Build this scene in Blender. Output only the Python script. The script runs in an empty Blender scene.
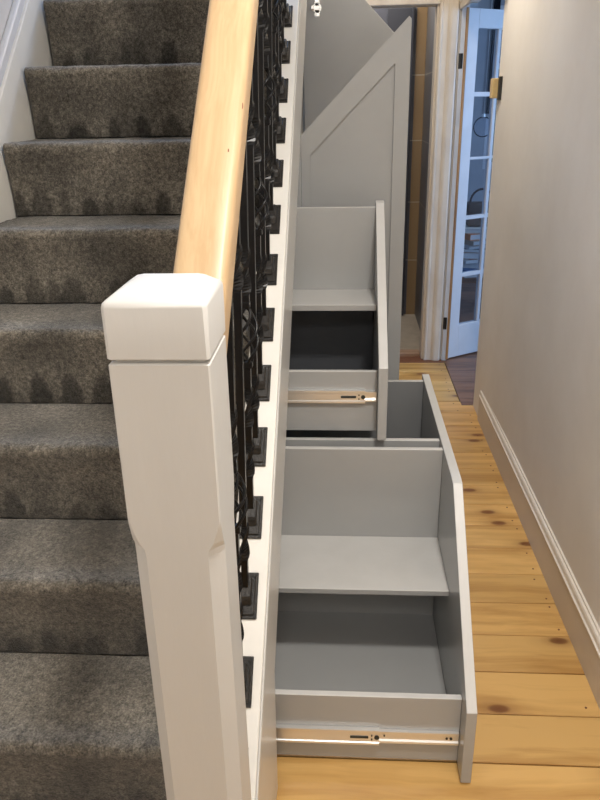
import bpy, bmesh, math, random
from mathutils import Vector, Matrix, noise
random.seed(7)
C = bpy.context.scene.collection
PI = math.pi
H = 1.5                                   # camera height
SL = math.tan(math.radians(42.6))         # stair pitch

# ------------------------------------------------------------------ helpers
def shear_x(y):                           # the stair flight is very slightly out of line with the hall
    return 0.0085*(y-1.1)

def box(bm, x0, x1, y0, y1, z0, z1, bev=0.0, seg=2, mi=0):
    r = bmesh.ops.create_cube(bm, size=1.0)
    vs = r['verts']
    for v in vs:
        v.co = Vector((x0+(v.co.x+.5)*(x1-x0), y0+(v.co.y+.5)*(y1-y0), z0+(v.co.z+.5)*(z1-z0)))
    fs = list({f for v in vs for f in v.link_faces})
    for f in fs: f.material_index = mi
    if bev > 0:
        es = list({e for v in vs for e in v.link_edges})
        bmesh.ops.bevel(bm, geom=es, offset=bev, segments=seg, affect='EDGES', profile=.5)
    return vs

def prism(bm, pts, a0, a1, axis='x', bev=0.0, seg=2):
    """extrude a polygon: axis x -> pts are (y,z); y -> (x,z); z -> (x,y)"""
    def mk(p, a):
        if axis == 'x': return Vector((a, p[0], p[1]))
        if axis == 'y': return Vector((p[0], a, p[1]))
        return Vector((p[0], p[1], a))
    A = [bm.verts.new(mk(p, a0)) for p in pts]
    B = [bm.verts.new(mk(p, a1)) for p in pts]
    n = len(pts)
    fs = [bm.faces.new(A), bm.faces.new(list(reversed(B)))]
    for i in range(n):
        fs.append(bm.faces.new((A[i], B[i], B[(i+1) % n], A[(i+1) % n])))
    bmesh.ops.recalc_face_normals(bm, faces=fs)
    if bev > 0:
        es = list({e for f in fs for e in f.edges})
        bmesh.ops.bevel(bm, geom=es, offset=bev, segments=seg, affect='EDGES', profile=.5)

def sweep(bm, rings, cap=True):
    prev = None; first = None
    for ring in rings:
        cur = [bm.verts.new(p) for p in ring]
        if prev:
            n = len(cur)
            for i in range(n):
                bm.faces.new((prev[i], prev[(i+1) % n], cur[(i+1) % n], cur[i]))
        else: first = cur
        prev = cur
    if cap:
        bm.faces.new(list(reversed(first))); bm.faces.new(prev)

def tube(bm, pts, r, n=8):
    pts = [Vector(p) for p in pts]
    rings = []
    ref = Vector((0, 0, 1))
    for i, p in enumerate(pts):
        d = (pts[min(i+1, len(pts)-1)] - pts[max(i-1, 0)]).normalized()
        a = d.cross(ref)
        if a.length < 1e-3: a = d.cross(Vector((1, 0, 0)))
        a.normalize(); b = d.cross(a).normalized()
        rr = r[i] if isinstance(r, (list, tuple)) else r
        rings.append([p + a*rr*math.cos(2*PI*k/n) + b*rr*math.sin(2*PI*k/n) for k in range(n)])
    sweep(bm, rings)

def cyl(bm, c, axis, r, h, n=20):
    c = Vector(c); ax = Vector(axis).normalized()
    tube(bm, [c - ax*h/2, c + ax*h/2], r, n)

def wloc(o):
    v = Vector(o.location)
    while o.parent:
        o = o.parent; v = v + Vector(o.location)
    return v

def obj(name, bm, mats, parent=None, smooth=False, shear=False, label=None, kind=None):
    if shear:
        for v in bm.verts: v.co.x += shear_x(v.co.y)
    if parent is not None:
        w = wloc(parent)
        for v in bm.verts: v.co -= w
    bmesh.ops.recalc_face_normals(bm, faces=bm.faces[:])
    me = bpy.data.meshes.new(name)
    bm.to_mesh(me); bm.free()
    for m in (mats if isinstance(mats, (list, tuple)) else [mats]): me.materials.append(m)
    if smooth:
        for p in me.polygons: p.use_smooth = True
        if smooth != 'all':
            me.set_sharp_from_angle(angle=math.radians(35))
    o = bpy.data.objects.new(name, me); C.objects.link(o)
    if parent is not None: o.parent = parent
    if label: o['label'] = label
    if kind: o['kind'] = kind
    return o

def thing(name, label, cat, loc=(0, 0, 0), group=None):
    o = bpy.data.objects.new(name, None); C.objects.link(o)
    o.empty_display_size = .05
    o.location = loc; o['label'] = label; o['category'] = cat
    if group: o['group'] = group
    return o

def tag(o, label, cat, group=None):
    o['label'] = label; o['category'] = cat
    if group: o['group'] = group
    return o

def struct(name, bm, mats, smooth=False, label=None, **k):
    o = obj(name, bm, mats, None, smooth, **k); o['kind'] = 'structure'
    if label: o['label'] = label
    return o

NB = bmesh.new

# ------------------------------------------------------------------ materials
def new_mat(name):
    m = bpy.data.materials.new(name); m.use_nodes = True
    nt = m.node_tree; b = nt.nodes['Principled BSDF']
    return m, nt, b, nt.links.new

def node(nt, t, **kw):
    n = nt.nodes.new(t)
    for k, v in kw.items():
        if k in n.inputs: n.inputs[k].default_value = v
        else: setattr(n, k, v)
    return n

def ramp(nt, fac, stops):
    r = nt.nodes.new('ShaderNodeValToRGB')
    cr = r.color_ramp
    while len(cr.elements) < len(stops): cr.elements.new(.5)
    for e, (p, c) in zip(cr.elements, stops):
        e.position = p; e.color = (*c, 1) if len(c) == 3 else c
    nt.links.new(fac, r.inputs[0])
    return r.outputs[0]

def coords(nt, scale=(1, 1, 1), kind='Object'):
    tc = nt.nodes.new('ShaderNodeTexCoord'); mp = nt.nodes.new('ShaderNodeMapping')
    mp.inputs['Scale'].default_value = scale
    nt.links.new(tc.outputs[kind], mp.inputs[0])
    return mp.outputs[0]

def paint(name, c1, c2=None, rough=.45, nscale=6, bump=.02, bscale=60, spec=.5, coat=0, stretch=(1, 1, 1), metallic=0):
    m, nt, b, L = new_mat(name)
    v = coords(nt, stretch)
    n = node(nt, 'ShaderNodeTexNoise', Scale=nscale, Detail=5.0, Roughness=.6); L(v, n.inputs['Vector'])
    c2 = c2 or tuple(x*.93 for x in c1)
    col = ramp(nt, n.outputs['Fac'], [(.35, c2), (.65, c1)])
    L(col, b.inputs['Base Color'])
    b.inputs['Roughness'].default_value = rough
    b.inputs['Specular IOR Level'].default_value = spec
    b.inputs['Coat Weight'].default_value = coat
    b.inputs['Metallic'].default_value = metallic
    if bump:
        n2 = node(nt, 'ShaderNodeTexNoise', Scale=bscale, Detail=4.0); L(v, n2.inputs['Vector'])
        bp = node(nt, 'ShaderNodeBump', Strength=bump*5, Distance=.002); L(n2.outputs['Fac'], bp.inputs['Height'])
        L(bp.outputs[0], b.inputs['Normal'])
    return m

M = {}
M['white'] = paint('white_gloss_paint', (.58, .575, .56), (.54, .535, .52), rough=.38, bump=.03, bscale=90, stretch=(1, 1, .25))
M['white_string'] = paint('white_string_paint', (.86, .84, .79), (.80, .78, .73), rough=.42, bump=.02)
M['grey'] = paint('grey_satin_paint', (.39, .395, .393), (.37, .375, .373), rough=.26, nscale=3, bump=.006, bscale=40, spec=.55)
M['grey_sheen'] = paint('grey_sheen_paint', (.66, .65, .625), (.63, .62, .595), rough=.3, nscale=3, bump=.004, spec=.55)  # drawer grey lightened, the fascia's grazing reflection put into its colour
M['grey_toplit'] = paint('grey_toplit_paint', (.62, .615, .60), (.58, .575, .56), rough=.35, nscale=8, bump=.01)  # paler copy of the drawer grey, overhead light painted on upward faces
M['grey_dark'] = paint('grey_shaded_paint', (.26, .265, .27), (.245, .25, .255), rough=.35, nscale=3, bump=.006)  # drawer grey darkened, shade inside the boxes put into the colour
M['wall_side'] = paint('blue_grey_wall_plaster', (.46, .48, .52), (.42, .44, .48), rough=.8, bump=.01)
M['charcoal'] = paint('charcoal_sheet', (.075, .08, .09), (.065, .07, .08), rough=.5, bump=0)
M['wall'] = paint('warm_wall_plaster', (.82, .78, .725), (.74, .695, .635), rough=.8, nscale=1.6, bump=.02, bscale=25, spec=.25)
M['wall_white'] = paint('pale_wall_plaster', (.68, .66, .64), (.63, .61, .59), rough=.8, nscale=2.2, bump=.02, bscale=25, spec=.25)
M['ceiling'] = paint('white_ceiling_plaster', (.78, .76, .72), rough=.9, bump=.01)
M['skirt'] = paint('skirting_paint', (.66, .60, .53), (.62, .56, .50), rough=.4, bump=.01)
M['skirt_top'] = paint('skirting_moulding_paint', (.82, .76, .68), (.76, .70, .62), rough=.35, bump=.01)
M['trim'] = paint('aged_cream_gloss', (.70, .63, .53), (.58, .50, .41), rough=.4, nscale=9, bump=.05, bscale=30, stretch=(1, 1, .3))
M['trim_shaded'] = paint('aged_shaded_gloss', (.58, .56, .54), (.48, .46, .44), rough=.4, nscale=12, bump=.05, stretch=(1, 1, .3))  # cream trim greyed, the jamb's shadow strip put into the colour
M['iron'] = paint('black_wrought_iron', (.003, .003, .0035), (.005, .005, .0055), rough=.3, nscale=40, bump=0, spec=.28)
M['iron_cast'] = paint('black_cast_plate', (.005, .0045, .004), (.022, .018, .014), rough=.42, nscale=120, bump=.12, bscale=260)
M['steel'] = paint('zinc_plated_steel', (.86, .86, .85), (.78, .78, .77), rough=.3, nscale=10, bump=.0, metallic=.8, stretch=(.1, 1, 1))
M['steel_dark'] = paint('dark_slide_detail', (.03, .035, .03), rough=.5, bump=0)
M['brass'] = paint('worn_brass', (.74, .56, .28), (.60, .43, .19), rough=.45, nscale=20, bump=.02)
M['doorwhite'] = paint('white_door_paint', (.72, .73, .76), (.66, .67, .70), rough=.4, bump=.02)
M['dooredge'] = paint('bare_wood_door_edge', (.50, .25, .08), (.26, .12, .04), rough=.6, nscale=14, bump=.05, stretch=(1, 1, .12))
M['black'] = paint('black_matt', (.012, .012, .013), rough=.6, bump=0)
M['slate'] = paint('dark_slate_metal', (.035, .038, .05), rough=.35, bump=0)

def wood(name, light, dark, axis, rough=.35, gscale=14., fine=70., knots=0.0, attr=False, spec=.5, rake=False):
    """grain runs along `axis` (0=x,1=y); stretch noise along it"""
    m, nt, b, L = new_mat(name)
    st = [1., 1., 1.]; st[axis] = .07
    if rake: st[2] = .07
    tc = nt.nodes.new('ShaderNodeTexCoord')
    vec = tc.outputs['Object']
    at = None
    if attr:
        at = nt.nodes.new('ShaderNodeAttribute'); at.attribute_name = 'rnd'
        sc = node(nt, 'ShaderNodeVectorMath', operation='SCALE'); sc.inputs['Scale'].default_value = 37.0
        L(at.outputs['Color'], sc.inputs[0])
        ad = node(nt, 'ShaderNodeVectorMath', operation='ADD'); L(vec, ad.inputs[0]); L(sc.outputs[0], ad.inputs[1])
        vec = ad.outputs[0]
    # knots distort the grain
    mpk = nt.nodes.new('ShaderNodeMapping'); sk = [1., 1., 1.]; sk[axis] = .5; mpk.inputs['Scale'].default_value = sk
    L(vec, mpk.inputs[0])
    vo = node(nt, 'ShaderNodeTexVoronoi', voronoi_dimensions='2D', Scale=5.2, Randomness=1.0); L(mpk.outputs[0], vo.inputs['Vector'])
    mp = nt.nodes.new('ShaderNodeMapping'); mp.inputs['Scale'].default_value = st; L(vec, mp.inputs[0])
    warp = node(nt, 'ShaderNodeTexNoise', Scale=3.0, Detail=2.0); L(vec, warp.inputs['Vector'])
    wm = node(nt, 'ShaderNodeVectorMath', operation='SCALE'); wm.inputs['Scale'].default_value = .05
    L(warp.outputs['Color'], wm.inputs[0])
    wa = node(nt, 'ShaderNodeVectorMath', operation='ADD'); L(mp.outputs[0], wa.inputs[0]); L(wm.outputs[0], wa.inputs[1])
    n1 = node(nt, 'ShaderNodeTexNoise', Scale=gscale, Detail=6.0, Roughness=.62, Distortion=.6); L(wa.outputs[0], n1.inputs['Vector'])
    n2 = node(nt, 'ShaderNodeTexNoise', Scale=fine, Detail=3.0); L(wa.outputs[0], n2.inputs['Vector'])
    mx = node(nt, 'ShaderNodeMath', operation='MULTIPLY_ADD'); L(n2.outputs['Fac'], mx.inputs[0]); mx.inputs[1].default_value = .35
    L(n1.outputs['Fac'], mx.inputs[2])
    mid = tuple((a+c)/2 for a, c in zip(light, dark))
    col = ramp(nt, mx.outputs[0], [(.48, dark), (.62, mid), (.76, light)])
    if knots > 0:
        kr = ramp(nt, vo.outputs['Distance'], [(0, (1, 1, 1)), (knots*.5, (.9, .9, .9)), (knots*.8, (.35, .35, .35)), (knots*1.5, (.12, .12, .12)), (knots*2.6, (0, 0, 0))])
        pres = ramp(nt, vo.outputs['Color'], [(.40, (0, 0, 0)), (.44, (1, 1, 1))])
        kk = node(nt, 'ShaderNodeMath', operation='MULTIPLY'); L(kr, kk.inputs[0]); L(pres, kk.inputs[1])
        mk = node(nt, 'ShaderNodeMix', data_type='RGBA'); L(kk.outputs[0], mk.inputs['Factor'])
        L(col, mk.inputs['A']); mk.inputs['B'].default_value = (dark[0]*.40, dark[1]*.27, dark[2]*.25, 1)
        col = mk.outputs['Result']
    if attr:
        hs = nt.nodes.new('ShaderNodeHueSaturation')
        mr = node(nt, 'ShaderNodeMapRange'); mr.inputs['To Min'].default_value = .74; mr.inputs['To Max'].default_value = 1.14
        L(at.outputs['Fac'], mr.inputs['Value']); L(mr.outputs[0], hs.inputs['Value']); L(col, hs.inputs['Color'])
        col = hs.outputs[0]
    L(col, b.inputs['Base Color'])
    b.inputs['Roughness'].default_value = rough
    b.inputs['Specular IOR Level'].default_value = spec
    bp = node(nt, 'ShaderNodeBump', Strength=.08, Distance=.002); L(mx.outputs[0], bp.inputs['Height']); L(bp.outputs[0], b.inputs['Normal'])
    return m

M['pine'] = wood('varnished_pine_boards', (.84, .52, .185), (.52, .265, .07), 0, rough=.3, gscale=7, fine=34, knots=.11, attr=True)
M['darkfloor'] = wood('dark_wood_floor', (.26, .135, .08), (.075, .038, .024), 0, rough=.4, gscale=8, fine=50)
M['rail'] = wood('pale_clear_pine', (.50, .355, .205), (.43, .29, .155), 1, rough=.42, gscale=45, fine=240, knots=.0, rake=True)
M['knot'] = paint('dark_knot', (.22, .08, .035), (.12, .045, .02), rough=.5, bump=0, nscale=80)
M['threshold'] = wood('threshold_wood', (.42, .27, .18), (.26, .15, .09), 0, rough=.5)

def carpet_mat():
    m, nt, b, L = new_mat('deep_pile_carpet')
    v = coords(nt)
    at = nt.nodes.new('ShaderNodeAttribute'); at.attribute_name = 'pile'  # attribute carries pile marks and painted crease shade
    n1 = node(nt, 'ShaderNodeTexNoise', Scale=240., Detail=3.0, Roughness=.8); L(v, n1.inputs['Vector'])
    n2 = node(nt, 'ShaderNodeTexNoise', Scale=90., Detail=2.0); L(v, n2.inputs['Vector'])
    s = node(nt, 'ShaderNodeMath', operation='MULTIPLY_ADD'); L(n2.outputs['Fac'], s.inputs[0]); s.inputs[1].default_value = .5; L(n1.outputs['Fac'], s.inputs[2])
    col = ramp(nt, s.outputs[0], [(.48, (.014, .013, .011)), (.75, (.135, .121, .098)), (1.0, (.31, .28, .23))])
    mu = node(nt, 'ShaderNodeMix', data_type='RGBA', blend_type='MULTIPLY'); mu.inputs['Factor'].default_value = 1
    L(col, mu.inputs['A']); L(at.outputs['Color'], mu.inputs['B'])
    L(mu.outputs['Result'], b.inputs['Base Color'])
    b.inputs['Roughness'].default_value = .95
    b.inputs['Specular IOR Level'].default_value = .1
    b.inputs['Sheen Weight'].default_value = .25
    b.inputs['Sheen Roughness'].default_value = .5
    bp = node(nt, 'ShaderNodeBump', Strength=.9, Distance=.006); L(s.outputs[0], bp.inputs['Height']); L(bp.outputs[0], b.inputs['Normal'])
    return m
M['carpet'] = carpet_mat()

def tile_mat(name, base, grout, alt=None, band=None, w=.3, h=.6, axis='x'):
    m, nt, b, L = new_mat(name)
    tc = nt.nodes.new('ShaderNodeTexCoord'); sp = nt.nodes.new('ShaderNodeSeparateXYZ'); L(tc.outputs['Object'], sp.inputs[0])
    cb = nt.nodes.new('ShaderNodeCombineXYZ')
    L(sp.outputs['X' if axis == 'x' else 'Y'], cb.inputs['X']); L(sp.outputs['Z'], cb.inputs['Y'])
    br = nt.nodes.new('ShaderNodeTexBrick'); L(cb.outputs[0], br.inputs['Vector'])
    br.offset = 0
    br.inputs['Scale'].default_value = 1; br.inputs['Brick Width'].default_value = w; br.inputs['Row Height'].default_value = h
    br.inputs['Mortar Size'].default_value = .004
    br.inputs['Color1'].default_value = (*base, 1); br.inputs['Color2'].default_value = (*tuple(x*.85 for x in base), 1)
    br.inputs['Mortar'].default_value = (*grout, 1)
    L(br.outputs['Color'], b.inputs['Base Color'])
    b.inputs['Roughness'].default_value = .35
    return m
M['tile_grey'] = tile_mat('grey_wall_tile', (.13, .135, .15), (.30, .28, .25), w=.45, h=.42, axis='y')
M['tile_dark'] = tile_mat('slate_wall_tile', (.085, .09, .115), (.22, .21, .20), w=.3, h=.42, axis='x')
M['tile_brown'] = tile_mat('brown_wall_tile', (.26, .17, .085), (.36, .30, .22), w=2, h=.42, axis='x')
M['tile_floor'] = paint('pale_stone_floor_tile', (.42, .36, .29), (.34, .29, .23), rough=.4, nscale=14, bump=.02)

def glass_mat(name, tint=(.9, .95, 1.0), rough=.0, ior=1.35):
    m, nt, b, L = new_mat(name)
    b.inputs['Base Color'].default_value = (*tint, 1)
    b.inputs['Transmission Weight'].default_value = 1
    b.inputs['Roughness'].default_value = rough
    b.inputs['IOR'].default_value = 1.45
    # thin pane: mostly lets light straight through
    tr = nt.nodes.new('ShaderNodeBsdfTransparent'); tr.inputs[0].default_value = (.93, .96, 1, 1)
    gl = nt.nodes.new('ShaderNodeBsdfGlossy'); gl.inputs['Roughness'].default_value = .03
    fr = nt.nodes.new('ShaderNodeFresnel'); fr.inputs['IOR'].default_value = ior
    mx = nt.nodes.new('ShaderNodeMixShader'); L(fr.outputs[0], mx.inputs[0]); L(tr.outputs[0], mx.inputs[1]); L(gl.outputs[0], mx.inputs[2])
    out = nt.nodes['Material Output']; L(mx.outputs[0], out.inputs['Surface'])
    return m
M['glass'] = glass_mat('clear_window_glass')
M['globe_glass'] = glass_mat('thin_globe_glass', ior=1.12)

# ------------------------------------------------------------------ room shell
XR = .700            # hall wall plane on the right
YE = 3.60            # where that wall stops at the side doorway
bm = NB(); box(bm, XR, XR+.12, -1.6, YE, 0, 2.62); box(bm, XR, XR+.12, YE, 4.47, 2.05, 2.62); struct('wall_right', bm, M['wall'])
bm = NB(); box(bm, -1.10, -.985, -1.6, 5.2, 0, 5.0); struct('wall_left', bm, M['wall_white'])
bm = NB(); box(bm, -1.10, XR+.12, -1.72, -1.6, 0, 5.0); struct('wall_front', bm, M['wall'])
# wall closing the hall off from the stair flight above the cupboards' far end
bm = NB(); box(bm, -.26, -.15, 3.28, 4.47, 0, 2.62); struct('wall_hall', bm, M['wall'])
bm = NB(); box(bm, -.30, -.15, -1.6, 5.2, 2.62, 5.0); struct('wall_landing', bm, M['wall_white'])
bm = NB(); box(bm, -1.10, -.15, 5.2, 5.3, 0, 5.0); struct('wall_stairhead', bm, M['wall_white'])
# end wall with the bathroom doorway
bm = NB(); box(bm, -.15, XR+.12, 4.37, 4.47, 2.05, 2.62); box(bm, .52, .66, 4.372, 4.47, 0, 2.05); struct('wall_end', bm, M['wall'])
bm = NB(); box(bm, -.15, XR+.12, -1.6, 4.47, 2.62, 2.70); struct('ceiling', bm, M['ceiling'])
bm = NB(); box(bm, -1.10, -.15, -1.6, 5.3, 5.0, 5.08); struct('ceiling_stairwell', bm, M['ceiling'])

# pine floor, boards run across the hall
bm = NB(); lay = bm.loops.layers.color.new('rnd')
yb = 1.485 - .156*20; k = 0; edges = []
while yb < 4.40:
    w = .156*(1+random.uniform(-.02, .02)) if not (1.3 < yb < 2.8) else .1555
    w = min(w, 4.42-yb)
    if w < .02: break
    xe = .628 if yb > 3.60 else .70
    n0 = len(bm.faces)
    box(bm, -1.0, xe, yb+.0020, yb+w-.0020, -.03, random.uniform(-.0008, 0), bev=.0016, seg=1)
    bm.faces.ensure_lookup_table()
    rv = random.random(); rw = random.random()
    for f in bm.faces[n0:]:
        for l in f.loops: l[lay] = (rv, rw, random.random()*0+rv*.7, 1)
    edges.append((yb, w))
    yb += w; k += 1
# nail heads, pairs at the joist lines
for yb, w in edges:
    if yb < .9: continue
    for xj in (.655 if yb < 3.5 else .60, .315):
        for q in (.16, .84):
            if random.random() < .15: continue
            xx = xj + random.uniform(-.012, .008) - (yb > 1.5)*0
            yy = yb + w*q + random.uniform(-.01, .01)
            n0 = len(bm.faces)
            cyl(bm, (xx, yy, .0003), (0, 0, 1), .0032, .0012, 8)
            bm.faces.ensure_lookup_table()
            for f in bm.faces[n0:]: f.material_index = 1
box(bm, -1.1, .82, -1.7, 4.47, -.08, -.031, mi=2)
struct('floor', bm, [M['pine'], M['knot'], M['black']])

bm = NB(); prism(bm, [(XR+.001, 2.7), (XR-.003, 3.0), (XR-.007, 3.3), (XR-.010, 3.596), (XR-.008, YE), (XR+.001, YE)], 0, 2.62, 'z'); struct('wall_corner', bm, M['wall'], smooth=True)
# skirting along the right wall, moulded top
SK = [(XR, 0), (XR-.0165, 0), (XR-.0165, .126), (XR-.0195, .129), (XR-.0195, .134), (XR-.0150, .137), (XR-.0135, .145), (XR-.0150, .151), (XR-.0120, .157), (XR-.0065, .160), (XR-.0060, .166), (XR, .167)]
bm = NB(); prism(bm, [(x, z) for x, z in SK if True], -1.6, 3.42, 'y')
for f in bm.faces:
    c = f.calc_center_median()
    f.material_index = 1 if (c.z > .1275 and abs(f.normal.y) < .5) else 0
struct('baseboard_right', bm, [M['skirt'], M['skirt_top']])

# ------------------------------------------------------------------ doorways at the far end
# bathroom doorway frame: architrave on the right, head across
bm = NB()
AR = [(.500, 4.372), (.500, 4.352), (.506, 4.346), (.514, 4.346), (.518, 4.352), (.545, 4.350), (.552, 4.344), (.560, 4.340), (.568, 4.338), (.592, 4.338), (.600, 4.342), (.600, 4.372)]
prism(bm, AR, 0, 2.06, 'z')
box(bm, .488, .522, 4.371, 4.475, 0, 2.0, .002, 1)
struct('trim_1', bm, M['trim'])
bm = NB(); box(bm, -.148, .5005, 4.346, 4.371, 1.985, 2.095, .004); box(bm, -.148, .5005, 4.338, 4.352, 2.04, 2.095, .004); box(bm, -.148, .4875, 4.371, 4.475, 1.985, 2.03, .002)
struct('trim_2', bm, M['trim'])
bm = NB(); box(bm, -.149, -.115, 4.371, 4.475, 0, 1.984, .002); struct('trim_3', bm, M['trim'])
# side doorway: far jamb, near jamb and head lining
bm = NB(); box(bm, .601, .640, 4.352, 4.371, 0, 1.985, .003); box(bm, .612, .640, 4.336, 4.352, 0, 1.985, .003); struct('trim_4', bm, M['trim_shaded'])
bm = NB(); box(bm, .601, .70, YE+.002, 4.371, 1.986, 2.05, .004); box(bm, .601, .622, YE-.02, 4.337, 1.955, 1.986, .004); box(bm, .60, .699, YE-.10, YE+.002, 1.986, 2.05, .003); struct('trim_5', bm, M['trim'])
# dark boards of the next room, running through the side doorway
bm = NB()
yy = 3.607
while yy < 7.4:
    box(bm, .631, 3.2, yy+.0008, yy+.0892, -.03, 0.0, .001, 1); yy += .09
struct('floor_sideroom', bm, M['darkfloor'])
bm = NB(); box(bm, -.114, .487, 4.423, 4.50, -.02, .022, .006); struct('trim_6', bm, M['threshold'])

# bathroom
bm = NB(); box(bm, -.70, .62, 4.471, 5.45, -.03, .004); struct('floor_bathroom', bm, M['tile_floor'])
bm = NB(); box(bm, -.70, .62, 5.42, 5.52, .004, 2.4); struct('wall_bathroom_back', bm, M['tile_dark'])
bm = NB(); box(bm, .474, .541, 5.414, 5.42, .004, 2.4); struct('trim_7', bm, M['tile_brown'])
bm = NB(); box(bm, .542, .62, 4.478, 5.42, .004, 2.4); struct('wall_bathroom_right', bm, M['tile_grey'])
bm = NB(); box(bm, -.80, -.70, 4.47, 5.52, 0, 2.4); struct('wall_bathroom_left', bm, M['tile_dark'])
bm = NB(); box(bm, -.80, .62, 4.47, 5.52, 2.4, 2.45); struct('ceiling_bathroom', bm, M['black'])
bm = NB(); box(bm, .437, .452, 5.36, 5.41, .006, 2.1, .004); box(bm, .28, .437, 5.38, 5.388, .02, 2.08)
tag(obj('shower_screen', bm, M['slate']), 'tall dark shower screen edge in the dim tiled bathroom', 'shower screen')

# next room shell
bm = NB(); box(bm, 3.2, 3.3, 2.4, 7.4, 0, 2.62); struct('wall_sideroom_right', bm, M['wall_side'])
bm = NB(); box(bm, .62, 3.3, 7.4, 7.5, 0, .9); box(bm, .62, 3.3, 7.4, 7.5, 2.3, 2.62); box(bm, .62, 1.33, 7.4, 7.5, .9, 2.3); box(bm, 2.6, 3.3, 7.4, 7.5, .9, 2.3)
struct('wall_sideroom_back', bm, M['wall_side'])
bm = NB(); box(bm, .622, .72, 4.48, 7.4, 0, 2.62); struct('wall_sideroom_left', bm, M['wall_side'])
bm = NB(); box(bm, .82, 3.3, 2.3, 2.4, 0, 2.62); struct('wall_sideroom_front', bm, M['wall_side'])
bm = NB(); box(bm, .82, 3.3, 2.3, 4.47, 2.62, 2.70); box(bm, .62, 3.3, 4.47, 7.5, 2.62, 2.70); struct('ceiling_sideroom', bm, M['ceiling'])
bm = NB(); box(bm, .82, 3.2, 2.4, 3.607, -.03, 0); struct('floor_sideroom_front', bm, M['darkfloor'])
bm = NB()
box(bm, 1.33, 2.6, 7.40, 7.46, .9, .96, .004); box(bm, 1.33, 2.6, 7.40, 7.46, 2.24, 2.3, .004)
for x in (1.33, 1.72, 2.14, 2.54): box(bm, x, x+.06, 7.40, 7.46, .96, 2.24, .004)
box(bm, 1.385, 2.54, 7.41, 7.45, 1.78, 1.83, .003)
wf = struct('window_1', bm, M['doorwhite'])
bm = NB(); box(bm, 1.38, 2.55, 7.428, 7.433, .95, 2.25); obj('pane', bm, M['glass'], wf)

# ------------------------------------------------------------------ glazed door, swung open into the next room
DH = Vector((.646, 4.352, .008)); dv = Vector((.83, .557, 0)).normalized(); dn = Vector((-dv.y, dv.x, 0))  # leaf direction / normal (away from hall)
door = thing('door_1', 'white glazed door with five rows of panes, open into the next room', 'door', DH)
door['kind'] = 'structure'; del door['category']
def dbox(bm, s0, s1, n0, n1, z0, z1, bev=.002, mi=0):
    vs0 = set(bm.verts)
    box(bm, s0, s1, n0, n1, z0, z1, bev, 1, mi)
    for v in bm.verts:
        if v not in vs0:
            p = v.co.copy(); v.co = DH + dv*p.x + dn*p.y + Vector((0, 0, p.z - .0))
DW, DT, DHT = .717, .038, 1.957
GX = [(.087, .239), (.261, .413), (.435, .587)]
GZ = [(.205, .507), (.530, .849), (.870, 1.187), (1.201, 1.522), (1.546, 1.863)]
bm = NB()
dbox(bm, .004, GX[0][0], 0, DT, 0, DHT); dbox(bm, GX[-1][1], DW, 0, DT, 0, DHT)
dbox(bm, GX[0][0], GX[-1][1], 0, DT, 0, GZ[0][0]); dbox(bm, GX[0][0], GX[-1][1], 0, DT, GZ[-1][1], DHT)
for ga, gb in zip(GX[:-1], GX[1:]): dbox(bm, ga[1], gb[0], .004, DT-.004, GZ[0][0], GZ[-1][1])
for a, b_ in zip(GZ[:-1], GZ[1:]):
    for g in GX: dbox(bm, g[0], g[1], .004, DT-.004, a[1], b_[0])
dbox(bm, 0, .004, 0, DT, 0, DHT, .0, 1)
obj('door_frame', bm, [M['doorwhite'], M['dooredge']], door)
bm = NB(); dbox(bm, -.016, .001, -.014, DT*.5, 0, DHT, .002)
obj('door_edge', bm, M['dooredge'], door, label='bare brown wood hinge edge of the white door')
for g in GX:
    for z in GZ:
        bm = NB(); dbox(bm, g[0]-.003, g[1]+.003, DT/2-.002, DT/2+.002, z[0]-.003, z[1]+.003, 0)
        obj('pane', bm, M['glass'], door)
for z in (.235, 1.70):
    hg = NB(); cyl(hg, DH + Vector((-.018, -.017, z)), (0, 0, 1), .0045, .075, 12)
    ho = obj('hinge', hg, M['iron'], door, smooth=True, label='small black door hinge')
    hb = NB(); box(hb, DH.x-.036, DH.x-.019, DH.y-.0183, DH.y-.0160, z-.030, z+.046, .001, 1); obj('hinge_leaf', hb, M['iron_cast'], ho)

# rim lock keep on the near corner of the side doorway
kp = thing('lock_keep', 'brass lock keep on the corner of the right hall wall', 'lock keep', (.68, 3.58, 1.515))
bm = NB(); box(bm, .655, .6915, 3.540, 3.600, 1.515, 1.598, .004); obj('keep_box', bm, M['brass'], kp)
bm = NB(); box(bm, .678, .6932, 3.510, 3.539, 1.508, 1.604, .001); obj('fixing_plate', bm, M['iron_cast'], kp)

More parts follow.
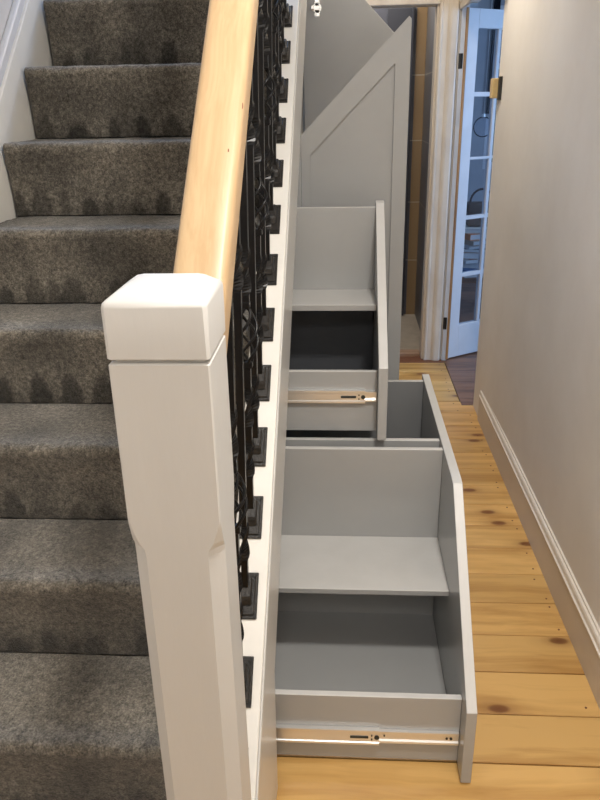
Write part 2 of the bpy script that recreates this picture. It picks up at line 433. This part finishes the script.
# ------------------------------------------------------------------ staircase
RISE, GO = .2027, .21995
def foot(j): return 1.21 + (j-3)*GO
stair = thing('staircase', 'grey carpeted staircase with white side strings climbing on the left', 'staircase', (-.56, .77, 0))
XL, XRs = -.957, -.232
rng = random.Random(11)
def carpet_step(j):
    y0, z0 = foot(j), (j-1)*RISE
    # profile from riser foot, up over the rounded nose, back along the tread
    prof = []
    nr = 17
    R_ = .019; ov = .022
    for i in range(nr):
        t = i/(nr-1); prof.append((y0 - ov*t**2.2, z0 + .004 + t*(RISE - .004 - R_*1.3)))
    cy, cz = y0 - ov + R_, z0 + RISE - R_
    for i in range(1, 8):
        a = PI - (PI/2)*i/7
        prof.append((cy + R_*math.cos(a), cz + R_*math.sin(a)*1.0))
    yend = y0 + GO + .012
    nt_ = 26
    for i in range(1, nt_+1): prof.append((cy + (yend-cy)*i/nt_, z0+RISE))
    nx = 84
    me = bpy.data.meshes.new('carpeted_step')
    verts, faces, cols = [], [], []
    blobs = []
    x = XL + rng.uniform(0, .06)
    while x < XRs:
        wv = rng.uniform(.014, .036)
        blobs.append((x, wv, rng.uniform(.035, .085), rng.uniform(.55, 1.0)))
        x += wv*2 + rng.uniform(.0, .06)
    npf = len(prof)
    for a in range(nx+1):
        x = XL + (XRs-XL)*a/nx
        for i, (y, z) in enumerate(prof):
            t = i/(npf-1)
            n = noise.noise(Vector((x*90, y*90, z*90)))*.0016 + noise.noise(Vector((x*16, y*16, z*16+j)))*.002
            yy, zz = y, z
            if i < nr+4: yy -= n
            if i >= nr-1: zz += n
            verts.append((x + shear_x(y), yy, zz))
            big = noise.noise(Vector((x*5.5, z*7+y*7, j*3.1)))*.55 + noise.noise(Vector((x*13, z*14+y*6, j*1.7+9)))*.4
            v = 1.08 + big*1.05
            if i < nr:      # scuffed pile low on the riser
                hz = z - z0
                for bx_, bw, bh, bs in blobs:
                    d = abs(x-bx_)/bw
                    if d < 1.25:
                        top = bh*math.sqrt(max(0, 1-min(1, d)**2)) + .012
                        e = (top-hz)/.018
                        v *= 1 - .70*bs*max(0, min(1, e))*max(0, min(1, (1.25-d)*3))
                v *= .86*(.82 + .18*min(1, hz/.05))  # riser and its foot darkened, crease shade put into the colour
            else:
                v *= 1.10 - .25*max(0, (t-.93)/.07)  # tread toned paler, shade painted in towards its back crease
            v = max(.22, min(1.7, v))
            cols.append((v, v, v, 1))
    for a in range(nx):
        for i in range(npf-1):
            p = a*npf+i; faces.append((p, p+1, p+npf+1, p+npf))
    # underside so the step is a solid slab
    b0 = len(verts)
    for x in (XL, XRs):
        verts.append((x+shear_x(y0), y0+.02, z0-.03)); cols.append((.5,)*3+(1,))
        verts.append((x+shear_x(y0), yend, z0+RISE-.05)); cols.append((.5,)*3+(1,))
    e = nx*npf
    faces += [(0, b0, b0+2, e), (b0, b0+1, b0+3, b0+2), (npf-1, e+npf-1, b0+3, b0+1)]
    faces += [tuple([b0+1, b0] + list(range(0, npf)))]
    faces += [tuple(list(reversed(range(e, e+npf))) + [b0+2, b0+3])]
    w = wloc(stair)
    me.from_pydata([tuple(Vector(v)-w) for v in verts], [], faces)
    at = me.color_attributes.new('pile', 'FLOAT_COLOR', 'POINT')
    for i, c in enumerate(cols): at.data[i].color = c
    for p in me.polygons: p.use_smooth = True
    me.materials.append(M['carpet'])
    o = bpy.data.objects.new('carpeted_step', me); C.objects.link(o); o.parent = stair
for j in range(1, 12): carpet_step(j)

def str_top(y): return .484 + (y-1.122)*SL          # top of the outer string
# outer string (white board carrying the balusters)
bm = NB()
ya, yb2 = .7515, 3.25
pts = [(ya, 0), (ya, str_top(ya)), (yb2, str_top(yb2)), (yb2, str_top(yb2)-.29), (1.10, str_top(1.10)-.29), (1.0, 0)]
prism(bm, pts, -.232, -.1575, 'x', .003)
obj('outer_string', bm, M['white_string'], stair, shear=True)
# wall string with rounded capping on the left
def ws_top(y): return 1.216 + (y-2.09)*SL + .285
bm = NB(); ya, yb2 = .70, 3.2
prism(bm, [(ya, 0), (ya, ws_top(ya)), (yb2, ws_top(yb2)), (yb2, ws_top(yb2)-.55), (1.2, 0)], -.983, -.9575, 'x', .002)
obj('wall_string', bm, M['white_string'], stair, shear=False)
bm = NB()
prism(bm, [(ya, ws_top(ya)), (ya, ws_top(ya)+.045), (yb2, ws_top(yb2)+.045), (yb2, ws_top(yb2))], -.9845, -.964, 'x', .006)
obj('string_capping', bm, M['doorwhite'], stair, label='white moulded capping along the wall string')

# ------------------------------------------------------------------ newel post
nw = thing('newel_post', 'white square newel post with chamfered edges at the foot of the stairs', 'newel post', (-.179, .70, 0))
nx0, nx1, ny0, ny1 = -.229, -.129, .650, .750
def oct_ring(c, z, ins=0):
    a, b_, d, e = nx0+ins, nx1-ins, ny0+ins, ny1-ins
    return [Vector(p+(z,)) for p in ((a+c, d), (b_-c, d), (b_, d+c), (b_, e-c), (b_-c, e), (a+c, e), (a, e-c), (a, d+c))]
bm = NB()
rings = [oct_ring(.016, 0), oct_ring(.016, 1.050), oct_ring(.015, 1.058), oct_ring(.010, 1.066), oct_ring(.0065, 1.076), oct_ring(.003, 1.087), oct_ring(.0016, 1.094), oct_ring(.0016, 1.2695), oct_ring(.0016, 1.2710, .0018)]
sweep(bm, rings)
obj('post_shaft', bm, M['white'], nw)
bm = NB(); box(bm, nx0+.006, nx1-.006, ny0+.006, ny1-.006, 1.2705, 1.2758); obj('post_groove', bm, M['white'], nw)
bm = NB()
sweep(bm, [oct_ring(.003, 1.2745, .001), oct_ring(.003, 1.2758, -.0006), oct_ring(.004, 1.3265, -.001), oct_ring(.004, 1.3305, .0002), oct_ring(.004, 1.3330, .003), oct_ring(.003, 1.3405, .0145), oct_ring(.003, 1.3420, .019)])
obj('post_cap', bm, M['white'], nw, smooth=True)

# ------------------------------------------------------------------ handrail
hr = thing('handrail', 'pale clear pine handrail rising from the newel post', 'handrail', (-.172, .75, 1.2))
RT = lambda y: 1.252 + (y-.75)*SL          # ridge of the rail
PR = [(-.027, -.052), (.027, -.052), (.0325, -.047), (.0335, -.038), (.0335, -.014), (.0325, -.0075), (.0295, -.0035), (.024, -.0012), (.012, -.0003), (0, 0), (-.012, -.0003), (-.024, -.0012), (-.0295, -.0035), (-.0325, -.0075), (-.0335, -.014), (-.0335, -.038), (-.0325, -.047)]
bm = NB(); rings = []
cs = math.cos(math.radians(42.6)); sn = math.sin(math.radians(42.6))
for y in (.7515, .95, 1.3, 1.8, 2.4, 2.8, 3.25):
    ring = []
    for px, pz in PR:
        v = pz/cs                           # plumb-cut section
        ring.append(Vector((-.167+px, y, RT(y)+v)))
    rings.append(ring)
sweep(bm, rings)
obj('rail', bm, M['rail'], hr, smooth=True, shear=True)
for (y, dx, r) in ((1.03, .0300, .005), (1.21, .012, .0022), (.965, .020, .0018)):
    bm = NB(); z = RT(y) - (.0036 if dx > .025 else .0003)
    ring = [(r*.5*math.cos(a), r*1.4*math.sin(a)) for a in [2*PI*k/10 for k in range(10)]]
    sweep(bm, [[Vector((-.167+dx+u*q, y+v_*q*cs, z + v_*q*sn - (max(0, dx+u*q-.024)*.6) + h_)) for u, v_ in ring] for q, h_ in ((1, -.0004), (1, .0003), (.2, .0006))])
    obj('knot', bm, M['knot'], hr, shear=True, label='small dark knot in the pine')

# ------------------------------------------------------------------ balusters
def sq(cx, cy, z, a, b_, ang):
    c, s = math.cos(ang), math.sin(ang)
    return [Vector((cx+u*c-v*s, cy+u*s+v*c, z)) for u, v in ((a, b_), (-a, b_), (-a, -b_), (a, -b_))]
BL = RT(1.0) - .0525/cs - str_top(1.0) + .012         # shaft length
def bar(bm, z0, z1, ribbon):
    rings = []; n = int((z1-z0)/.006)
    for i in range(n+1):
        z = z0 + (z1-z0)*i/n
        t = 0; ang = 0
        for (a, b_, turns) in ribbon:
            if z > b_: ang += turns*2*PI
            elif z > a:
                u = (z-a)/(b_-a); ang += turns*2*PI*u; t = max(t, min(1, u/.12, (1-u)/.12))
        rings.append(sq(.025*z, 0, z, .0067 + .0036*t, .0067 - .0027*t, ang))
    sweep(bm, rings)
def make_baluster(kind, label, cage):
    t = thing('baluster', label, 'baluster', (0, 0, 0), 'wrought iron balusters under the handrail')
    # base shoe lying on the raking string
    bm = NB()
    box(bm, -.0255, .0255, -.047, .047, 0, .005, .0012, 1)
    box(bm, -.0205, .0205, -.040, .040, .005, .009, .002, 1)
    box(bm, -.0150, .0150, -.022, .022, .009, .024, .003, 1)
    for v in bm.verts:
        y, z = v.co.y, v.co.z
        if z > .02: y += (z-.009)*SL*.9        # the socket stands upright on the rake
        v.co.y, v.co.z = y*cs - z*sn*(1 if z <= .009 else .9), y*sn + z*cs
    obj('base_plate', bm, M['iron_cast'], t)
    for sx, sy in ((-1, -1), (1, -1), (-1, 1), (1, 1)):
        bm = NB(); y, z = sy*.0425, .0056
        cyl(bm, (sx*.0215, y*cs - z*sn, y*sn + z*cs), (0, -sn, cs), .0026, .002, 8)
        obj('screw', bm, M['black'], t)
    mid = .41
    bm = NB()
    if cage:
        bar(bm, .012, mid-.055, [(.10, .185, .5), (.215, .30, .5)])
        bar(bm, mid+.055, BL, [(mid+.08, mid+.17, .5)])
        obj('shaft', bm, M['iron'], t)
        bm = NB()
        for q in range(4):
            pts = []
            for i in range(25):
                u = i/24; r = .004 + .0185*math.sin(PI*u)**.9; a = q*PI/2 + 2*PI*.75*u
                pts.append((.025*mid + r*math.cos(a), r*math.sin(a), mid-.06+.12*u))
            tube(bm, pts, .0031, 6)
        obj('basket', bm, M['iron'], t, smooth='all')
        for z in (mid-.06, mid+.06):
            bm = NB(); box(bm, .025*mid-.009, .025*mid+.009, -.009, .009, z-.007, z+.007, .002, 1); obj('collar', bm, M['iron'], t)
    else:
        bar(bm, .012, BL, [(.09, .175, .5), (.64, .72, .5)])
        obj('shaft', bm, M['iron'], t)
    return t
ordn = ['first', 'second', 'third', 'fourth', 'fifth', 'sixth', 'seventh', 'eighth', 'ninth', 'tenth', 'eleventh', 'twelfth', 'thirteenth', 'fourteenth', 'fifteenth']
YB = [.972, 1.0915, 1.213, 1.335, 1.455, 1.573, 1.690, 1.809, 1.926, 2.041, 2.156, 2.270, 2.387, 2.503]
protos = {}
for i, y in enumerate(YB):
    cage = (i % 2 == 1)
    lab = 'black wrought iron baluster with %s, %s up from the newel post' % ('a twisted basket' if cage else 'ribbon twists', ordn[i])
    if cage not in protos:
        o = protos[cage] = make_baluster(cage, lab, cage)
    else:
        src = protos[cage]
        o = src.copy(); C.objects.link(o)
        for ch in list(src.children):
            c = ch.copy(); C.objects.link(c); c.parent = o
        o['label'] = lab
    o.location = (-.2005 + shear_x(y), y, str_top(y)+.0005)

# ------------------------------------------------------------------ cupboard front under the stairs
XF = -.153
cup = thing('understairs_cupboard', 'grey fitted understairs cupboard front with two sloping doors standing open', 'cupboard', (-.153, 2.0, 0))
def low(y): return .355 + .92*(y-1.3)
bm = NB()
ya, yb2 = .79, 3.25
prism(bm, [(ya, 0), (ya, str_top(ya)-.004), (yb2, str_top(yb2)-.004), (yb2, low(yb2)), (1.305, low(1.305)), (1.265, low(1.265)), (1.235, 0)], XF-.0042, XF, 'x', .0012, 1)
obj('face_board', bm, M['grey_sheen'], cup, shear=True)
for (y0, y1) in ((2.462, 2.495), (3.237, 3.262)):
    bm = NB(); prism(bm, [(y0, .0), (y1, .0), (y1, low(y1)-.002), (y0, low(y0)-.002)], XF-.040, XF-.0015, 'x', .001, 1)
    obj('stile', bm, M['grey'], cup, shear=True)
bm = NB(); box(bm, -.95, -.93, 1.7, 3.26, .001, 1.0); obj('back_board', bm, M['grey_dark'], cup)

def leaf(pts, inner, y, name, label, hinge=None, pale=True):
    """door leaf standing square to the hall; pts/inner are (x,z) outlines; the moulded face looks toward the stair foot"""
    bm = NB(); prism(bm, pts, y, y+.019, 'y', .0022, 2)
    d = obj('door', bm, M['grey'], cup, label=label)
    if inner:
        # flat border framing a recessed panel with a thin shadow line
        bm = NB()
        n = len(pts)
        A = [bm.verts.new((p[0], y-.012, p[1])) for p in pts]; B = [bm.verts.new((p[0], y-.012, p[1])) for p in inner]
        A2 = [bm.verts.new((p[0], y+.001, p[1])) for p in pts]; B2 = [bm.verts.new((p[0], y+.001, p[1])) for p in inner]
        for i in range(n):
            k = (i+1) % n
            bm.faces.new((A[i], A[k], B[k], B[i])); bm.faces.new((B[i], B[k], B2[k], B2[i])); bm.faces.new((A[k], A[i], A2[i], A2[k])); bm.faces.new((A2[i], A2[k], B2[k], B2[i]))
        obj('panel_frame', bm, M['grey'], d)
    return d
# near leaf: hinged at its short edge, tall free edge out in the hall
yl = 2.52
zl = lambda x: 1.408 + (x+.145)*1.0
pts = [(-.152, .085), (.2035, .085), (.2035, 1.742), (.196, 1.750), (-.152, 1.402)]
inn = [(-.113, .150), (.157, .150), (.157, 1.618), (.154, 1.617), (-.113, 1.350)]
leaf(pts, inn, yl, 'door', 'near grey door with panel moulding and diagonal top')
# far leaf: hinged at the far side, inner face toward the stair foot
pts = [(-.168, .085), (.199, .085), (.199, 1.757), (-.168, 2.124)]
d2 = leaf(pts, None, 3.215, 'door', 'plain inner face of the far grey door, diagonal top falling to the right')
for z in (1.856, .42):
    bm = NB()
    cyl(bm, (-.112, 3.214, z), (0, 1, 0), .0175, .006, 24)
    box(bm, -.134, -.098, 3.209, 3.2145, z-.009, z+.009, .002, 1)
    box(bm, -.122, -.101, 3.211, 3.2145, z-.032, z+.032, .003, 1)
    for q in (-.024, .024): cyl(bm, (-.111, 3.2105, z+q), (0, 1, 0), .0042, .003, 10)
    box(bm, -.136, -.122, 3.196, 3.212, z-.007, z+.007, .002, 1)
    obj('hinge', bm, M['steel'], d2, smooth=True, label='steel concealed cabinet hinge')

# ------------------------------------------------------------------ pull-out units
XB = -.62            # how far the boxes run back under the stairs
def slide(unit, x0, x1, xm, y, z0, z1):
    h = z1-z0
    bm = NB()
    # outer member: C-channel
    pr = [(y-.0005, z0), (y-.0125, z0), (y-.0125, z0+.006), (y-.010, z0+.008), (y-.010, z1-.008), (y-.0125, z1-.006), (y-.0125, z1), (y-.0005, z1)]
    prism(bm, pr, x0, xm, 'x')
    s = obj('drawer_slide', bm, M['steel'], unit, label='bright zinc drawer slide')
    bm = NB()
    e = h*.10
    pr = [(y-.0005, z0+e), (y-.0095, z0+e), (y-.0095, z0+e+.006), (y-.006, z0+e+.010), (y-.006, z1-e-.008), (y-.0095, z1-e-.006), (y-.0095, z1-e), (y-.0005, z1-e)]
    prism(bm, pr, xm-.02, x1, 'x')
    obj('slide_rail', bm, M['steel'], s)
    bm = NB()
    zm = (z0+z1)/2
    L_ = min(.022, (xm-x0)*.15)
    box(bm, xm-.070, xm-.070+2*L_, y-.0112, y-.0095, zm-.0035, zm+.0035, .0016, 2)
    obj('slide_catch', bm, M['steel_dark'], s, label='dark slotted catch')
    for hx, hy, hz, hr_ in [(xm-.006, y-.0107, zm, .006), (xm-.018, y-.0107, zm+.006, .002), (xm-.018, y-.0107, zm-.006, .002)] + ([(x1-.028, y-.0066, zm, .0028), (x1-.018, y-.0066, zm, .0034), (xm+.012, y-.0066, zm+.003, .002)] if x1-xm > .08 else []):
        bm = NB(); cyl(bm, (hx, hy, hz), (0, 1, 0), hr_, .003, 12); obj('screw_hole', bm, M['steel_dark'], s)

# --- lower unit
u = thing('pull_out_drawer', 'long low grey pull-out drawer nearest the newel, with shelf box and rear box', 'drawer', (.0, 1.6, .004), 'pull out drawers under the stairs')
xi, xo = .281, .3055
pts = [(1.259, .006), (1.259, .222), (1.650, .598), (1.690, .601), (2.452, .601), (2.452, .006)]
bm = NB(); prism(bm, pts, xi, xo, 'x', .0018, 2)
bm.faces.ensure_lookup_table(); bm.normal_update()
for f in bm.faces:
    f.material_index = 1 if f.normal.z > .3 else 0  # upward faces painted paler for light from above
obj('front_panel', bm, [M['grey'], M['grey_toplit']], u)
T = .016
def wallbox(name, x0, x1, y0, y1, z0, z1, mat=None, edge=True):
    bm = NB(); box(bm, x0, x1, y0, y1, z0, z1, .001, 1)
    bm.normal_update()
    if edge:  # edge flag: upward faces take the painted top light
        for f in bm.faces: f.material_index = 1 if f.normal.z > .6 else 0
    return bm
XI = xi-.0003
obj('side_wall', wallbox('s', XB, XI, 1.317, 1.317+T, .012, .206), [M['grey'], M['grey_toplit']], u)
slide(u, -.300, XI-.002, .0895, 1.317, .067, .112)
obj('rear_wall', wallbox('s', XB, XI, 1.850, 1.866, .012, .594), [M['grey'], M['grey_toplit']], u)
obj('bottom_board', wallbox('s', XB, XI, 1.333, 1.850, .014, .024, edge=False), M['grey'], u)
obj('shelf', wallbox('s', XB, XI, 1.592, 1.850, .289, .305), [M['grey'], M['grey_toplit']], u)
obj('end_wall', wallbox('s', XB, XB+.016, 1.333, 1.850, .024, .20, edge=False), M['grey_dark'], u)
obj('side_wall', wallbox('s', XB, XI, 1.925, 1.941, .012, .587), [M['grey'], M['grey_toplit']], u)
obj('rear_wall', wallbox('s', XB, XI, 2.395, 2.411, .012, .594), [M['grey_dark'], M['grey_toplit']], u)
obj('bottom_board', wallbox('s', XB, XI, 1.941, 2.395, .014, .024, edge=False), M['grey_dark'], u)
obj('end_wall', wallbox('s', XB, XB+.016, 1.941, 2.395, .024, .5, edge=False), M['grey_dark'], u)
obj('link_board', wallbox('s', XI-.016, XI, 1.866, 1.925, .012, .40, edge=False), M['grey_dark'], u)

# --- upper unit, standing over the rear of the lower one
u = thing('pull_out_drawer', 'shorter grey triangular pull-out drawer standing above and behind the long low one', 'drawer', (.0, 2.1, .606), 'pull out drawers under the stairs')
xi, xo = .0965, .1225
pts = [(1.880, .608), (1.880, .826), (2.300, 1.218), (2.312, 1.222), (2.335, 1.222), (2.335, .608)]
bm = NB(); prism(bm, pts, xi, xo, 'x', .0018, 2)
bm.normal_update()
for f in bm.faces: f.material_index = 1 if f.normal.z > .3 else 0  # sloping and flat tops get the painted overhead light
obj('front_panel', bm, [M['grey'], M['grey_toplit']], u)
XI = xi-.0003
obj('side_wall', wallbox('s', XB, XI, 1.936, 1.952, .612, .797), [M['grey'], M['grey_toplit']], u)
slide(u, -.300, XI-.002, .062, 1.936, .704, .742)
obj('rear_wall', wallbox('s', XB, XI, 2.300, 2.316, .612, 1.206), [M['grey'], M['grey_toplit']], u)
obj('bottom_board', wallbox('s', XB, XI, 1.952, 2.300, .614, .624, edge=False), M['grey_dark'], u)
obj('shelf', wallbox('s', XB, XI, 2.100, 2.300, .930, .948), [M['grey'], M['grey_toplit']], u)
obj('end_wall', wallbox('s', XB, XB+.016, 1.952, 2.300, .624, .79, edge=False), M['grey_dark'], u)
obj('dark_back_sheet', wallbox('s', XB+.02, XI-.001, 2.284, 2.2995, .626, .929, edge=False), M['charcoal'], u, label='dark charcoal sheet over the back below the shelf')  # added dark sheet covering the rear wall below the shelf

# ------------------------------------------------------------------ things seen through the glazed door
def colour(name, c, r=.6): return paint(name, c, rough=r, bump=.01)
st = thing('stool', 'low dark wooden stool in the next room behind the glazed door', 'stool', (1.02, 5.62, 0))
bm = NB(); box(bm, .84, 1.22, 5.46, 5.80, .23, .27, .006); obj('seat', bm, M['darkfloor'], st)
for x in (.86, 1.17):
    for y in (5.48, 5.75):
        bm = NB(); box(bm, x, x+.03, y, y+.03, 0, .23, .004); obj('leg', bm, M['darkfloor'], st)
bc = [(.55, .28, .20), (.12, .22, .45), (.75, .70, .62), (.30, .10, .08), (.70, .45, .33), (.05, .06, .08), (.60, .62, .66), (.40, .30, .22), (.66, .22, .06), (.80, .74, .66)]
bn = ['brick red', 'blue', 'cream', 'maroon', 'tan pink', 'black', 'pale grey', 'brown', 'orange', 'ivory']
zz = .271
for i in range(len(bc)):
    h = rng.uniform(.026, .05); w = rng.uniform(.13, .17); d = rng.uniform(.10, .14); a = rng.uniform(-.5, .5)
    bk = thing('book', '%s book in the jumbled pile on the dark stool' % bn[i], 'book', (1.02, 5.62, zz), 'books piled on the stool')
    for nm, (g, z0, z1), mt in (('cover', (1, 0, h), colour('cover_'+bn[i].replace(' ', '_'), bc[i])), ('page_block', (.97, .004, h-.004), M['wall_white'])):
        bm = NB()
        if nm == 'cover':
            box(bm, -w, w, -d, d, 0, .003); box(bm, -w, w, -d, d, h-.003, h); box(bm, -w, -w+.003, -d, d, .003, h-.003)
        else: box(bm, -w+.004, w-.006, -d+.005, d-.005, .0032, h-.0032)
        bmesh.ops.rotate(bm, verts=bm.verts, cent=(0, 0, 0), matrix=Matrix.Rotation(a, 3, 'Z'))
        bmesh.ops.translate(bm, verts=bm.verts, vec=(1.02+rng.uniform(-.02, .02), 5.62+rng.uniform(-.02, .02), zz))
        obj(nm, bm, mt, bk)
    zz += h+.001
bg = thing('satchel', 'brown leather satchel sitting on the book pile behind the glazed door', 'bag', (1.02, 5.62, zz))
bm = NB(); box(bm, .92, 1.13, 5.57, 5.68, zz, zz+.17, .02, 3); obj('body', bm, colour('brown_leather', (.16, .09, .05), .5), bg, smooth=True)
bm = NB(); box(bm, .915, 1.135, 5.56, 5.69, zz+.10, zz+.175, .015, 3); obj('flap', bm, colour('dark_leather', (.10, .055, .03), .5), bg, smooth=True)
bm = NB(); tube(bm, [(1.025+.085*math.cos(a), 5.625, zz+.17+.10*math.sin(a)) for a in [PI*k/12 for k in range(13)]], .008, 8); obj('handle', bm, colour('strap_leather', (.08, .04, .025), .5), bg, smooth=True)
# dark curtain beside the far window
bm = NB(); ringsA = []
for i in range(41):
    x = 1.315 + .06*i/40
    ringsA.append([Vector((x, 7.33+.018*math.sin(i*.5), 1.40)), Vector((x, 7.33+.018*math.sin(i*.5), 2.40))])
for a, b_ in zip(ringsA[:-1], ringsA[1:]):
    q = [bm.verts.new(p) for p in (a[0], b_[0], b_[1], a[1])]; bm.faces.new(q)
bmesh.ops.remove_doubles(bm, verts=bm.verts, dist=1e-5)
tag(obj('curtain', bm, colour('slate_curtain', (.03, .035, .05), .9), smooth='all'), 'short dark slate curtain beside the far window of the next room', 'curtain')

gl = thing('reflection_globe', 'added clear glass globe standing in for a round reflection in the glazed door', 'stand_in', (.99, 5.6, 1.336))  # globe added in place of a round reflection in the pane
bm = NB(); bmesh.ops.create_uvsphere(bm, u_segments=32, v_segments=20, radius=.07, matrix=Matrix.Translation((.99, 5.6, 1.336))); obj('globe', bm, M['globe_glass'], gl, smooth='all')
bm = NB(); tube(bm, [(.99, 5.6, 1.404), (.99, 5.6, 2.618)], .002, 6); obj('cord', bm, M['steel'], gl)
bm = NB(); cyl(bm, (.99, 5.6, 1.412), (0, 0, 1), .014, .022, 16); obj('fitting', bm, M['steel'], gl, smooth=True)

# ------------------------------------------------------------------ light
def area(name, loc, rot, size, energy, col, sy=None, spread=None):
    l = bpy.data.lights.new(name, 'AREA'); l.energy = energy; l.color = col; l.size = size
    if sy: l.shape = 'RECTANGLE'; l.size_y = sy
    o = bpy.data.objects.new(name, l); C.objects.link(o); o.location = loc; o.rotation_euler = rot
    return o
WARM = (1.0, .95, .885)
area('hall_ceiling_lamp', (.30, .66, 2.56), (0, 0, 0), .16, 29.5, WARM)
area('far_hall_fill', (.15, 3.30, 2.56), (0, 0, 0), .2, 12, (1.0, .90, .76))  # unseen fill added to lift the far wall and trim
area('entrance_fill', (.10, -.9, 2.56), (math.radians(12), 0, 0), .5, 17, WARM)  # unseen fill added behind the camera for the hall's front faces
area('landing_daylight', (-.58, 3.7, 3.25), (math.radians(-30), 0, 0), .6, 42, (.34, .57, 1.0), .5)
area('sideroom_daylight_fill', (3.12, 2.95, 1.5), (0, math.radians(90), math.radians(-18)), 1.2, 62, (.36, .60, 1.0), .8)  # unseen daylight fill added for the open door, no window modelled there
area('sideroom_fill', (1.9, 5.6, 2.58), (0, 0, 0), .6, 14, (.55, .73, 1.0))  # unseen bluish fill added to brighten the next room
area('bathroom_fill', (.2, 5.0, 2.36), (0, 0, 0), .3, 9, (1.0, .92, .82))  # unseen light added to lift the bathroom floor and tiles
w = bpy.data.worlds.new('sky'); bpy.context.scene.world = w; w.use_nodes = True
nt = w.node_tree
bgk = nt.nodes['Background']; sk = nt.nodes.new('ShaderNodeTexSky'); sk.sky_type = 'HOSEK_WILKIE'
nt.links.new(sk.outputs[0], bgk.inputs[0]); bgk.inputs[1].default_value = .8

# ------------------------------------------------------------------ camera
F = Vector((45, -295, 721)).normalized()
D = Vector((35, 1770, 721)); D = (D - F*D.dot(F)).normalized()
U = -D
X = D.cross(F).normalized()
if X.x < 0: X = -X
rows = (X, F, U)
right = Vector([r.x for r in rows]); down = Vector([r.y for r in rows]); fwd = Vector([r.z for r in rows])
mat = Matrix(((right.x, -down.x, -fwd.x, 0), (right.y, -down.y, -fwd.y, 0), (right.z, -down.z, -fwd.z, H), (0, 0, 0, 1)))
cam = bpy.data.cameras.new('camera'); co = bpy.data.objects.new('camera', cam); C.objects.link(co)
cam.sensor_fit = 'VERTICAL'; cam.sensor_height = 24; cam.lens = 24*721/800; cam.clip_start = .02
co.matrix_world = mat
bpy.context.scene.camera = co
vs = bpy.context.scene.view_settings
vs.view_transform = 'Standard'; vs.look = 'None'; vs.exposure = 0.0
